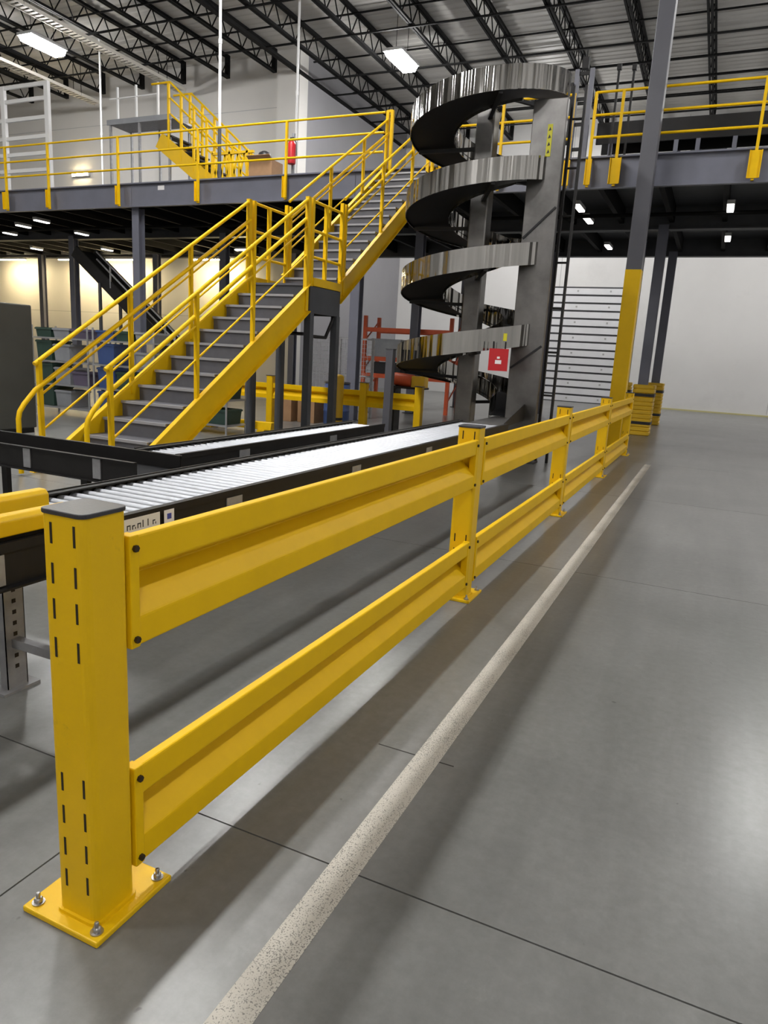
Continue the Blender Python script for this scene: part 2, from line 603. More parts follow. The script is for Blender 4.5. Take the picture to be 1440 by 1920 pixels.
def barrier_post(parent, x, y, h, slots=True):
    ph = link('post', prism_smooth(rounded_rect(0, 0, PW, PW, .022), 0.015, h).mesh('post'), parent, (x, y, 0), 'yellow')
    part('post_cap', prism_smooth(rounded_rect(-.004, -.004, PW + .004, PW + .004, .024), h, h + .012), 'cap_plastic', ph, bevel=.003)
    part('base_plate', MB().box(-.09, -.04, 0, PW + .04, PW + .10, .018), 'yellow', ph, bevel=.004)
    part('weld', prism_smooth(rounded_rect(-.008, -.008, PW + .008, PW + .008, .028), .016, .028), 'yellow', ph)
    for bx, by in ((-.062, -.012), (PW + .012, -.012), (PW + .012, PW + .072), (-.062, PW + .072)):
        bm_ = MB().lathe([(.017, .018), (.017, .0215)], bx, by, 16)
        bm_.lathe([(.0115, .0215), (.0115, .032), (.009, .034)], bx, by, 6)
        bm_.lathe([(.006, .034), (.006, .047), (.004, .049)], bx, by, 8)
        part('anchor_bolt', bm_, 'zinc', ph)
    if slots:
        for sx in (.037, .112):
            for zc in (1.075, .975, .885, .785, .415, .32, .225, .13):
                if zc > h - .03:
                    continue
                s_ = part('slot', MB().box(sx - .0035, -.0012, zc - .026, sx + .0035, .002, zc + .026), 'slot_dark', ph)
    return ph


for yy in POST_Y:
    barrier_post(bar, XB0, yy, 1.12)


def rail_profile(z0, x):
    """closed profile of the ribbed rail, x = outer face, z0 = bottom; 0.30 high"""
    return [(x - .035, z0), (x, z0), (x, z0 + .08), (x - .088, z0 + .168), (x, z0 + .212), (x, z0 + .30), (x - .035, z0 + .30), (x - .035, z0 + .245), (x - .115, z0 + .19), (x - .115, z0 + .145), (x - .035, z0 + .06)]


def barrier_rail(parent, y0, y1, z0, x):
    r = part('rail', MB().prism(rail_profile(z0, x), 'y', y0 + .012, y1 - .012), 'yellow_rail', parent, bevel=.006)
    for ye, s in ((y0, 1), (y1, -1)):
        part('end_plate', MB().box(x - .038, ye + s * .002, z0 - .002, x + .003, ye + s * .034, z0 + .302), 'yellow_rail', r, bevel=.003)
        for zb in (z0 + .022, z0 + .268):
            b_ = MB()
            n = 6
            ring = [(x + .003, ye + s * .018 + .0095 * math.cos(2 * math.pi * k / n), zb + .0095 * math.sin(2 * math.pi * k / n)) for k in range(n)]
            ring2 = [(x + .012, p[1], p[2]) for p in ring]
            b_.add(ring + ring2, [tuple(range(n)), tuple(range(n, 2 * n))] + [(i, (i + 1) % n, (i + 1) % n + n, i + n) for i in range(n)])
            part('bolt', b_, 'dark_bolt', r)
    return r


for a, b in zip(POST_Y[:-1], POST_Y[1:]):
    for z0 in (.10, .75):
        barrier_rail(bar, a + PW, b, z0, XB1)

# ------------------------------------------------------------------ building column with yellow base
bc = thing('building_column', 'tall grey steel roof column painted yellow below, behind the barrier end', 'column', (-1.6, 14.0, 0))
part('shaft', prism_smooth(rounded_rect(-.135, -.135, .135, .135, .012, 2), 3.28, ROOF - .1), 'column_grey', bc)
part('painted_base', prism_smooth(rounded_rect(-.138, -.138, .138, .138, .012, 2), .02, 3.28), 'yellow', bc)
part('base_plate', MB().box(-.22, -.22, 0, .22, .22, .02), 'grey_dark', bc)


# ------------------------------------------------------------------ column protectors
def column_guard(x, y, wd, h, label):
    t = thing('column_guard', label, 'column guard', (x, y, 0))
    ro = wd / 2
    levels = []
    nz = 12
    for k in range(nz):
        za, zb = h * k / nz, h * (k + 1) / nz
        levels += [(ro - .018, za), (ro, za + .018), (ro, zb - .018), (ro - .018, zb - .001)]
    vs, fs = [], []
    m_ = 20
    for r_, z in levels:
        vs += [(p[0], p[1], z) for p in rounded_rect(-r_, -r_, r_, r_, .07, 4)]
    for i in range(len(levels) - 1):
        for k in range(m_):
            fs.append((i * m_ + k, i * m_ + (k + 1) % m_, (i + 1) * m_ + (k + 1) % m_, (i + 1) * m_ + k))
    nb = len(vs)
    for z in (h, 0):
        vs += [(p[0], p[1], z) for p in rounded_rect(-.17, -.17, .17, .17, .03, 4)]
    for k in range(m_):
        k2 = (k + 1) % m_
        fs.append((nb - m_ + k, nb - m_ + k2, nb + k2, nb + k))
        fs.append((nb + k, nb + k2, nb + m_ + k2, nb + m_ + k))
        fs.append((nb + m_ + k, nb + m_ + k2, k2, k))
    part('shell', MB().add(vs, fs), 'yellow_plastic', t)
    for zs in (h * .25, h * .80):
        sv, sf = [], []
        for rr, zz in ((ro + .006, zs - .035), (ro + .006, zs + .035), (ro - .02, zs + .035), (ro - .02, zs - .035)):
            sv += [(p[0], p[1], zz) for p in rounded_rect(-rr, -rr, rr, rr, .072, 4)]
        for i in range(4):
            for k in range(m_):
                sf.append((i * m_ + k, i * m_ + (k + 1) % m_, ((i + 1) % 4) * m_ + (k + 1) % m_, ((i + 1) % 4) * m_ + k))
        part('strap', MB().add(sv, sf), 'black_plastic', t)
    return t


column_guard(-1.50, 18.25, .50, 1.2, 'largest of the yellow ribbed column guards with black straps, in front')
column_guard(-1.55, 22.2, .50, 1.2, 'yellow ribbed column guard farther back, right of the largest one')
column_guard(-2.2, 20.2, .42, 1.2, 'yellow ribbed column guard mostly hidden by the roof column')

# ------------------------------------------------------------------ mezzanine
YM, ZD = 14.5, 5.362
mz = thing('mezzanine', 'grey steel mezzanine platform on dark columns across the hall', 'mezzanine', (0, 0, 0))
part('deck', MB().box(-30.9, YM, 5.2, 6.0, 22.7, ZD), 'grey_dark', mz)
xs = [-30.9, -26.3, -20.1, -13.9, -7.6, -1.6, 6.0]
for a, b in zip(xs[:-1], xs[1:]):
    f_ = MB().box(a + .004, YM - .02, 4.78, b - .004, YM, 5.36)
    f_.box(a + .004, YM - .10, 4.78, b - .004, YM - .02, 4.80)
    f_.box(a + .004, YM - .10, 5.31, b - .004, YM - .02, 5.33)
    part('edge_beam', f_, 'grey_blue', mz)
bj = MB().box(-.05, YM + .05, 4.86, .05, 22.6, 5.2).mesh('deck_joist')
bj.materials.append(M['joist_black'])
for k in range(33):
    link('deck_joist', bj, mz, (-30.0 + k * 1.1, 0, 0))
for yg, zb in ((18.3, 4.70), (22.55, 4.72)):
    part('girder', MB().box(-30.9, yg - .02, zb, 6, yg + .02, 5.2).box(-30.9, yg - .13, zb, 6, yg + .13, zb + .03), 'grey_dark', mz)
cm = MB().box(-.11, -.11, .02, .11, -.09, 4.80).box(-.11, .09, .02, .11, .11, 4.80).box(-.015, -.09, .02, .015, .09, 4.80).mesh('column')
cm.materials.append(M['grey_blue'])
bpl = MB().box(-.17, -.17, 0, .17, .17, .02).mesh('base_plate')
bpl.materials.append(M['grey_dark'])
for xc in (-26.3, -20.1, -13.9, -7.55, -1.55):
    for yc in (14.7, 18.25, 22.2):
        if xc == -1.55 and yc == 14.7:
            continue
        c_ = link('column', cm, mz, (xc, yc, 0))
        link('base_plate', bpl, c_)
for xx, yy in ((-2.2, 20.2), (-4.9, 22.2)):
    c_ = link('column', cm, mz, (xx, yy, 0))
# sprinkler pipe under the deck
part('sprinkler_pipe', MB().pipe([(-30, 16.6, 4.72), (5.5, 16.6, 4.72)], .04, 8), 'joist_black', mz)
part('deck_plate_label', MB().box(-13.05, YM - .024, 5.16, -12.85, YM - .02, 5.26), 'white_print', mz, label='small white plate on the edge beam')


def mezz_rail(x0, x1, posts, label, wide=()):
    t = thing('mezzanine_railing', label, 'railing', (x0, YM - .135, 4.85))
    for zz in (6.40, 6.02, 5.65):
        part('rail', MB().pipe([(0, 0, zz - 4.85), (x1 - x0, 0, zz - 4.85)], .024, 8), 'yellow_rail', t)
    for p in posts:
        q = part('rail_post', MB().box(p - x0 - .025, -.025, -.05, p - x0 + .025, .025, 1.56), 'yellow_rail', t)
        wd = .10 if p in wide else .055
        part('socket', MB().box(p - x0 - wd, -.045, -.02, p - x0 + wd, -.028, .42).box(p - x0 - wd, -.075, -.02, p - x0 - wd + .015, -.045, .42).box(p - x0 + wd - .015, -.075, -.02, p - x0 + wd, -.045, .42), 'yellow_rail', q)
    return t


mezz_rail(-26.0, -6.92, (-25.2, -22.0, -18.24, -16.64, -14.21, -11.73, -9.29), 'yellow pipe railing on the mezzanine edge left of the stairs', (-18.24,))
mezz_rail(-5.69, -3.05, (-5.64, -4.4, -3.08), 'short yellow railing on the mezzanine edge behind the spiral tower')
mezz_rail(-2.68, 6.0, (-2.68, -2.20, .09, 2.4, 4.7), 'yellow railing on the mezzanine edge right of the spiral tower', (-2.20, .09))

# ------------------------------------------------------------------ staircase
XL, XR = -6.85, -5.80
st = thing('staircase', 'yellow steel staircase with dark grey steps and a landing up to the mezzanine', 'staircase', (0, 0, 0))
tm = {}


def step(y, z0, z1, run):
    key = (round(run, 3), round(z1 - z0, 3))
    if key not in tm:
        rs = z1 - z0
        a = MB().box(XL + .03, 0, -.035, XR - .03, run + .03, 0).mesh('tread')
        a.materials.append(M['tread_grey'])
        b = MB().box(XL + .03, .018, -rs, XR - .03, .028, -.035).mesh('riser')
        b.materials.append(M['tread_grey'])
        c = MB().box(XL + .03, -.006, -.03, XR - .03, .022, .003).mesh('nosing')
        c.materials.append(M['nosing'])
        tm[key] = (a, b, c)
    a, b, c = tm[key]
    t = link('tread', a, st, (0, y, z1))
    link('riser', b, t)
    link('nosing', c, t)


RS, RN = .194, .305
for k in range(1, 13):
    step(5.64 + RN * k, RS * (k - 1), RS * k, RN)
for j in range(1, 15):
    step(10.6 + .27 * (j - 1), 2.522 + .189 * (j - 1), 2.522 + .189 * j, .26)


def stringer(x, ya, za, yb, zb, depth, side, ground):
    """channel stringer; (ya,za)-(yb,zb) top edge"""
    s = (zb - za) / (yb - ya)
    mb = MB()
    if ground:
        y0 = ya - za / s
        y0b = y0 + depth / s
        poly = [(y0, 0), (y0b, 0), (yb, zb - depth), (yb, zb)]
    else:
        poly = [(ya, za - depth), (yb, zb - depth), (yb, zb), (ya, za)]
    mb.prism(poly, 'x', x - .008, x + .008)
    p0 = poly[0] if ground else poly[3]
    p0b = poly[1] if ground else poly[0]
    fx = x + side * .03
    mb.bar((fx, p0[0], p0[1]), (fx, yb, zb), .07, .014)
    mb.bar((fx, p0b[0], p0b[1] + (0.01 if ground else 0)), (fx, yb, zb - depth), .07, .014)
    part('stringer', mb, 'yellow', st)


nl = lambda y_: (y_ - 5.64) / RN * RS
stringer(XR, 6.0, nl(6.0) - .04, 9.66, nl(9.66) - .04, .40, 1, True)
stringer(XL, 6.0, nl(6.0) + .06, 9.66, nl(9.66) + .06, .40, -1, True)
nu = lambda y_: 2.711 + (y_ - 10.6) * .69
stringer(XR, 10.62, nu(10.62) - .07, 14.38, nu(14.38) - .07, .34, 1, False)
stringer(XL, 10.62, nu(10.62) + .02, 14.38, nu(14.38) + .02, .40, -1, False)
# landing
ld = part('landing', MB().box(XL, 9.62, 2.49, XR, 10.62, 2.522), 'tread_grey', st)
part('landing_beam', MB().box(XR - .03, 9.66, 2.10, XR + .04, 10.62, 2.49), 'grey_dark', ld)
part('landing_beam', MB().box(XL - .04, 9.66, 2.10, XL + .03, 10.62, 2.49), 'grey_dark', ld)
part('landing_beam', MB().box(XL, 9.64, 2.10, XR, 9.68, 2.49), 'grey_dark', ld)
part('landing_beam', MB().box(XL, 10.58, 2.10, XR, 10.62, 2.49), 'grey_dark', ld)
part('toe_board', MB().box(XR - .0, 9.75, 2.50, XR + .045, 10.66, 2.62), 'yellow', ld)
part('toe_board', MB().box(XL - .045, 9.7, 2.50, XL, 10.66, 2.62), 'yellow', ld)
for x in (XR, XL):
    for yv in (9.72, 10.56):
        part('support_leg', MB().box(x - .055, yv - .055, .015, x + .055, yv + .055, 2.10).box(x - .11, yv - .11, 0, x + .11, yv + .11, .018), 'grey_dark', st)
part('knee_brace', MB().pipe([(XR, 9.8, 1.75), (XR, 10.25, 1.75), (XR, 10.5, 2.08)], .03, 6), 'black_steel', st)
part('knee_brace', MB().pipe([(XR - .1, 9.72, 1.78), (XL + .1, 9.72, 1.78)], .03, 6), 'black_steel', st)


def sloped(x, pts, r, name):
    part(name, MB().pipe([(x, p[0], p[1]) for p in pts], r, 10), 'yellow_rail', st)


for x, inn in ((XL, 1), (XR, -1)):
    rz = lambda y_: 1.23 + .628 * (y_ - 5.65)
    ru = lambda y_: 3.94 + .637 * (y_ - 10.73)
    sloped(x, [(5.62, rz(5.62)), (9.60, rz(9.60))], .025, 'top_rail')
    hx = x + inn * .02
    sloped(hx, [(5.37, .02), (5.37, .62), (5.39, .70), (5.45, .78), (5.6, rz(5.6) - .27), (9.60, rz(9.6) - .27)], .027, 'handrail')
    sloped(x, [(5.68, rz(5.68) - .38), (9.60, rz(9.60) - .38)], .014, 'mid_rail')
    sloped(x, [(5.68, rz(5.68) - .78), (9.60, rz(9.60) - .78)], .014, 'mid_rail')
    for yv in (5.68, 7.08, 8.24):
        zb = 0.0 if yv < 6 else nl(yv) - .06
        part('rail_post', MB().box(x - .024, yv - .024, zb, x + .024, yv + .024, rz(yv) + .01), 'yellow_rail', st)
    for yv, wdt in ((9.60, .035), (9.72, .03)):
        part('rail_post', MB().box(x - .03, yv - wdt, 2.12, x + .03, yv + wdt, 3.74), 'yellow', st)
    # landing rails
    for zz in (3.71, 3.30, 2.92):
        sloped(x, [(9.72, zz), (10.70, zz)], .022, 'landing_rail')
    part('rail_post', MB().box(x - .026, 10.12, 2.5, x + .026, 10.17, 3.71), 'yellow_rail', st)
    for yv in (10.66, 10.76):
        part('rail_post', MB().box(x - .028, yv - .028, 2.45, x + .028, yv + .028, 3.86), 'yellow_rail', st)
    sloped(x, [(10.73, ru(10.73)), (14.42, ru(14.42))], .024, 'top_rail')
    sloped(hx, [(10.73, ru(10.73) - .27), (14.42, ru(14.42) - .27)], .027, 'handrail')
    sloped(x, [(10.73, ru(10.73) - .38), (14.42, ru(14.42) - .38)], .014, 'mid_rail')
    sloped(x, [(10.73, ru(10.73) - .78), (14.42, ru(14.42) - .78)], .014, 'mid_rail')
    for yv in (12.1, 13.36):
        part('rail_post', MB().box(x - .024, yv - .024, nu(yv) - .1, x + .024, yv + .024, ru(yv) + .01), 'yellow_rail', st)
    part('rail_post', MB().box(x - .03, 14.33, 5.0, x + .03, 14.39, 6.42), 'yellow_rail', st)
    part('rail_post', MB().box(x + inn * .1 - .03, 14.33, 5.0, x + inn * .1 + .03, 14.39, 6.42), 'yellow_rail', st)
    part('top_rail', MB().box(min(x, x + inn * .1), 14.335, 6.38, max(x, x + inn * .1), 14.385, 6.43), 'yellow_rail', st)

# ------------------------------------------------------------------ spiral tower
SC = Vector((-3.76, 11.5))
SR, SRI, PITCHZ = 1.20, .50, 1.18
sp = thing('spiral_conveyor', 'tall stainless steel spiral chute tower winding around a column', 'spiral conveyor', (SC.x, SC.y, 0))


def zt(a):
    return 5.48 + PITCHZ * (a + 80) / 360.0


def ribbon(a0, a1, r0, r1, dz0, dz1, n):
    """sheet from (r0, zt+dz0) to (r1, zt+dz1) along the helix, 4 mm thick"""
    vs, fs = [], []
    rad = abs(r1 - r0) > .01
    for i in range(n + 1):
        a = a0 + (a1 - a0) * i / n
        c, s = math.cos(math.radians(a)), math.sin(math.radians(a))
        z = zt(a)
        if rad:
            q = [(r0, dz0), (r1, dz1), (r1, dz1 + .02), (r0, dz0 + .02)]
        else:
            q = [(r0, dz0), (r0 + .012, dz0), (r1 + .012, dz1), (r1, dz1)]
        vs += [(r * c, r * s, z + d) for r, d in q]
    for i in range(n):
        for k in range(4):
            fs.append((4 * i + k, 4 * i + (k + 1) % 4, 4 * i + 4 + (k + 1) % 4, 4 * i + 4 + k))
    fs += [(0, 1, 2, 3), tuple(4 * n + k for k in (3, 2, 1, 0))]
    mb = MB()
    mb.add(vs, fs, True)
    return mb


def sharp(o):
    me = o.data
    md = o.modifiers.new('edges', 'EDGE_SPLIT')
    md.split_angle = math.radians(40)


A_TOP, A_BOT = 40, -1460
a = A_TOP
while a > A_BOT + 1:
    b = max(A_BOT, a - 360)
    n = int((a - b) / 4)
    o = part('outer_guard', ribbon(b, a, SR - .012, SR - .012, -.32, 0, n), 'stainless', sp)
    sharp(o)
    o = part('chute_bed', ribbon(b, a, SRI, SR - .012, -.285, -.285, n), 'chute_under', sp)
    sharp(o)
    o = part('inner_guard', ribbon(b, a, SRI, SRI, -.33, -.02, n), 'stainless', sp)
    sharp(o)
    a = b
# bright band of rollers / slats on the chute bed edge is hidden from below; discharge apron at the foot
ap = MB()
e0 = (.94 * SR * .75, -.34 * SR * .75)
ap.add([(.62, -.30, .655), (1.10, -.30, .655), (1.35, -2.45, .70), (.85, -2.45, .70), (.62, -.30, .675), (1.10, -.30, .675), (1.35, -2.45, .72), (.85, -2.45, .72)],
       [(0, 1, 2, 3), (4, 7, 6, 5), (0, 4, 5, 1), (1, 5, 6, 2), (2, 6, 7, 3), (3, 7, 4, 0)])
part('discharge_apron', ap, 'stainless_dull', sp)
ag = MB()
ag.add([(1.10, -.30, .655), (1.35, -2.45, .70), (1.35, -2.45, .75), (1.10, -.30, .93), (1.11, -.30, .655), (1.36, -2.45, .70), (1.36, -2.45, .75), (1.11, -.30, .93)],
       [(0, 1, 2, 3), (4, 7, 6, 5), (0, 4, 5, 1), (1, 5, 6, 2), (2, 6, 7, 3), (3, 7, 4, 0)])
part('apron_guard', ag, 'black_steel', sp)
part('centre_column', prism_smooth(rounded_rect(-.145, -.14, .145, .14, .02, 2), .03, 5.30), 'stainless_dull', sp)
part('column_foot', MB().box(-.4, -.35, 0, .4, .35, .03), 'grey_dark', sp)
# support arms under the chute
for k in range(13):
    aa = 20 - k * 120 + 35
    if aa < A_BOT + 10:
        break
    c, s = math.cos(math.radians(aa)), math.sin(math.radians(aa))
    z = zt(aa) - .33
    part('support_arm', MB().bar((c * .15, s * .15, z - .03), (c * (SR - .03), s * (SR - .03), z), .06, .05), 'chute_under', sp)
# wide stainless side plate with its ladder
pl = part('side_plate', MB().box(-2.93 - SC.x, 11.0 - SC.y, .02, -2.44 - SC.x, 11.12 - SC.y, 5.24), 'stainless_dull', sp, bevel=.01)
part('plate_foot', MB().box(-3.1 - SC.x, 10.92 - SC.y, 0, -2.38 - SC.x, 11.2 - SC.y, .03), 'grey_dark', pl)
part('plate_rib', MB().bar((-2.91 - SC.x, 10.995 - SC.y, 3.35), (-2.46 - SC.x, 10.995 - SC.y, 3.78), .03, .02, (0, 1, 0)), 'chute_under', pl)
part('plate_rib', MB().bar((-2.91 - SC.x, 10.995 - SC.y, 1.45), (-2.46 - SC.x, 10.995 - SC.y, 1.80), .03, .02, (0, 1, 0)), 'chute_under', pl)
# yellow warning strip on the plate
wy = MB().box(-2.69 - SC.x, 10.992 - SC.y, 4.47, -2.62 - SC.x, 11.0 - SC.y, 4.90)
ws = part('warning_strip', wy, 'tag_yellow', pl, label='yellow warning strip with dark marks')
for k in range(4):
    zz = 4.51 + k * .10
    part('strip_mark', MB().prism([(-.02, zz), (.02, zz + .01), (0, zz + .055)], 'y', 10.989 - SC.y, 10.992 - SC.y), 'ink', ws).location.x = -2.655 - SC.x
# yellow tag on the lowest outer band
part('inspection_tag', MB().box(-2.955 - SC.x, 10.60 - SC.y, 1.84, -2.90 - SC.x, 10.606 - SC.y, 1.95), 'tag_yellow', sp)

lad = thing('ladder', 'slim dark vertical ladder fixed beside the spiral tower plate', 'ladder', (-2.34, 11.25, 0))
for sx in (-.085, .09):
    part('stile', MB().box(sx - .018, -.03, .0, sx + .018, .03, 5.45), 'black_steel', lad)
rg = MB().pipe([(-.085, 0, 0), (.09, 0, 0)], .016, 8).mesh('rung')
rg.materials.append(M['black_steel'])
for k in range(8):
    link('rung', rg, lad, (0, 0, .40 + k * .66))

# red safety sign under the lowest band
sg = thing('safety_sign', 'red square safety sign with small white emblem hanging on the spiral tower', 'sign', (-2.93, 10.34, 1.40))
part('panel', MB().box(-.145, 0, 0, .145, .012, .32), 'red', sg)
em = MB()
em.prism([(-.045, .10), (.05, .10), (.05, .155), (-.045, .155)], 'y', -.003, .001)
em.prism([(-.02, .175), (.022, .175), (.022, .205), (-.02, .205)], 'y', -.003, .001)
part('emblem', em, 'white_print', sg)
part('hanger_strap', MB().box(-.10, .002, .32, -.08, .012, .42).box(.08, .002, .32, .10, .012, .42), 'black_steel', sg)


# ------------------------------------------------------------------ roller conveyors
def roller_conveyor(name, label, loc, rz, length, width, top, chan_h, spacing, legs, ysplit=0, side='black_steel', detail=True):
    """runs along local +Y from 0 to length, local X from 0 (near side) to -width"""
    t = thing(name, label, 'conveyor', loc, rz)
    for xa, nm in ((0, 'side_channel'), (-width, 'side_channel')):
        s = 1 if xa == 0 else -1
        mb = MB().box(xa - .004, 0, top - chan_h, xa + .004, length, top)
        mb.box(xa, 0, top - .008, xa - s * .045, length, top)
        mb.box(xa, 0, top - chan_h, xa + s * .04, length, top - chan_h + .008)
        mb.box(xa, 0, top - .03, xa + s * .012, length, top + .006)
        ch = part(nm, mb, side, t)
        if detail:
            n = int(length / 1.5)
            for i in range(n):
                part('joint_plate', MB().box(xa + s * .004, .7 + i * 1.5, top - chan_h + .015, xa + s * .010, .84 + i * 1.5, top - .035), 'galv', ch)
    rm = MB().pipe([(-.012, 0, 0), (-width + .012, 0, 0)], .025, 12).mesh('roller')
    rm.materials.append(M['roller'])
    n = int((length - .06) / spacing)
    for i in range(n):
        link('roller', rm, t, (0, .05 + i * spacing, top - .045))
    for yl in legs:
        for xa in ((-.28 if width > .5 else -.03), -width + .03):
            lg = MB().box(xa - .022, yl - .05, .01, xa + .022, yl - .046, top - chan_h + .01)
            lg.box(xa - .022, yl + .046, .01, xa + .022, yl + .05, top - chan_h + .01)
            lg.box(xa + (.018 if xa > -.3 else -.022), yl - .05, .01, xa + (.022 if xa > -.3 else -.018), yl + .05, top - chan_h + .01)
            lg.box(xa - .05, yl - .09, 0, xa + .05, yl + .09, .012)
            l_ = part('leg', lg, 'galv', t)
            xo = xa + (.0225 if xa > -.3 else -.0225)
            hm = MB()
            for q in range(9):
                hm.box(xo - .001, yl - .009, .10 + q * .05, xo + .001, yl + .009, .118 + q * .05)
            part('leg_holes', hm, 'slot_dark', l_)['kind'] = 'stuff'
        part('cross_brace', MB().box(-width + .03, yl - .02, .20, -.03, yl + .02, .24), 'galv', t)
    return t


ca = roller_conveyor('roller_conveyor', 'long steel roller conveyor with black side rails running beside the yellow barrier', (-2.34, -.6, 0), 0, 9.6, .66, .75, .17, .08, (.3, 2.57, 4.9, 7.1, 9.2))
# labels stuck on its near side channel
s1 = part('maker_label', MB().box(.0125, 2.93, .66, .014, 3.17, .735), 'paper', ca, label='pale label with dark lettering')
for q in range(6):
    h_ = (.024, .020, .024, .034, .034, .022)[q]
    lt = MB().box(.014, 2.955 + q * .033, .682, .0146, 2.961 + q * .033, .682 + h_)
    if q in (0, 1, 2, 5):
        lt.box(.014, 2.961 + q * .033, .676 + h_, .0146, 2.973 + q * .033, .682 + h_)
        lt.box(.014, 2.973 + q * .033, .682, .0146, 2.978 + q * .033, .682 + h_ * (.5 if q % 2 else 1))
    part('lettering', lt, 'ink', s1)
s2 = part('round_mark_label', MB().box(.0125, 3.20, .67, .014, 3.27, .735), 'white_print', ca, label='small white label with blue dot')
part('blue_dot', MB().box(.014, 3.22, .688, .0146, 3.25, .716), 'blue_print', s2)
part('side_sticker', MB().box(.0125, 5.1, .60, .014, 5.14, .66), 'white_print', ca)
# yellow guide rails standing on the conveyor sides at the near end
for xr, ye, z0 in ((-2.395, 2.09, .772), (-2.69, 2.22, .775)):
    g = part('guide_rail', MB().prism([(xr - .04 + 2.34, z0), (xr + .04 + 2.34, z0), (xr + .04 + 2.34, z0 + .06), (xr + .02 + 2.34, z0 + .08), (xr - .02 + 2.34, z0 + .08), (xr - .04 + 2.34, z0 + .06)], 'y', 0, ye + .6), 'yellow', ca, bevel=.006)
    part('guide_foot', MB().box(xr - .012 + 2.34, 0.1, .745, xr + .012 + 2.34, ye + .55, z0), 'black_steel', g)

roller_conveyor('roller_conveyor', 'second roller conveyor strip running parallel behind the long one', (-3.40, 3.97, 0), 0, 3.5, .42, .75, .15, .08, (1.2, 3.1))
cc = thing('belt_conveyor', 'black-sided belt conveyor crossing left at the foot of the stairs', 'conveyor', (-3.36, 3.5, 0))
for yy, sgn in ((0, -1), (.42, 1)):
    ch = part('side_channel', MB().box(-4.2, yy - .004, .58, 0, yy + .004, .75).box(-4.2, yy, .742, 0, yy + sgn * .03, .75).box(-4.2, yy, .58, 0, yy + sgn * .03, .588), 'black_steel', cc)
    if sgn < 0:
        for xx in (-.38, -1.05, -1.62, -2.6):
            part('joint_plate', MB().box(xx, yy - .012, .60, xx + .07, yy - .004, .735), 'galv', ch)
part('belt', MB().box(-4.2, .01, .635, -.02, .41, .65), 'belt', cc)
for xx in (-.5, -1.75, -3.4):
    for yy in (.02, .36):
        part('leg', MB().box(xx - .03, yy, .01, xx + .03, yy + .04, .58).box(xx - .06, yy - .03, 0, xx + .06, yy + .07, .012), 'black_steel', cc)

# ------------------------------------------------------------------ machine enclosure at the left edge
en = thing('machine_enclosure', 'large dark olive-grey sheet metal enclosure at the left picture edge', 'cabinet', (-11.35, 6.75, 0))
part('body', MB().box(0, 0, .08, 1.6, 1.25, 1.97), 'enclosure', en, bevel=.02)
part('plinth', MB().box(.03, .03, 0, 1.57, 1.22, .08), 'black_steel', en)
for k in range(2):
    d_ = part('door', MB().box(.03 + k * .78, -.018, .12, .79 + k * .78, -.001, 1.89), 'enclosure', en, bevel=.006)
    part('handle', MB().box(.70 + k * .12, -.045, .95, .73 + k * .12, -.018, 1.1), 'zinc', d_)


# ------------------------------------------------------------------ shelving behind the stairs
def shelving(x, y, wd, h, levels, label):
    t = thing('wire_shelving', label, 'shelving', (x, y, 0))
    up = MB().pipe([(0, 0, 0), (0, 0, h)], .018, 8).mesh('upright')
    up.materials.append(M['wire'])
    for px in (.02, wd - .02):
        for py in (.02, .58):
            link('upright', up, t, (px, py, 0))
    for z in levels:
        sm = MB().box(0, 0, z - .03, wd, .02, z).box(0, .58, z - .03, wd, .60, z).box(0, .02, z - .03, .02, .58, z).box(wd - .02, .02, z - .03, wd, .58, z)
        for k in range(9):
            sm.box(.02, .06 + k * .06, z - .012, wd - .02, .068 + k * .06, z - .004)
        part('shelf', sm, 'wire', t)
    return t


TOTES = {}


def tote(x, y, z, wd, dp, h, mt, label):
    t = thing('tote', label, 'tote', (x, y, z))
    key = (wd, dp, h, mt)
    if key not in TOTES:
        b = MB()
        i = .02
        b.add([(i, i, 0), (wd - i, i, 0), (wd - i, dp - i, 0), (i, dp - i, 0), (0, 0, h), (wd, 0, h), (wd, dp, h), (0, dp, h),
               (.02, .02, h), (wd - .02, .02, h), (wd - .02, dp - .02, h), (.02, dp - .02, h),
               (.03, .03, .02), (wd - .03, .03, .02), (wd - .03, dp - .03, .02), (.03, dp - .03, .02)],
              [(0, 3, 2, 1), (0, 1, 5, 4), (1, 2, 6, 5), (2, 3, 7, 6), (3, 0, 4, 7), (4, 5, 9, 8), (5, 6, 10, 9), (6, 7, 11, 10), (7, 4, 8, 11),
               (8, 9, 13, 12), (9, 10, 14, 13), (10, 11, 15, 14), (11, 8, 12, 15), (12, 13, 14, 15)])
        r_ = MB().box(-.012, -.012, h - .04, wd + .012, -.0, h - .01).box(-.012, dp, h - .04, wd + .012, dp + .012, h - .01).box(-.012, 0, h - .04, 0, dp, h - .01).box(wd, 0, h - .04, wd + .012, dp, h - .01)
        a_, c_ = b.mesh('body'), r_.mesh('rim')
        a_.materials.append(M[mt])
        c_.materials.append(M[mt])
        TOTES[key] = (a_, c_)
    link('body', TOTES[key][0], t)
    link('rim', TOTES[key][1], t)
    return t


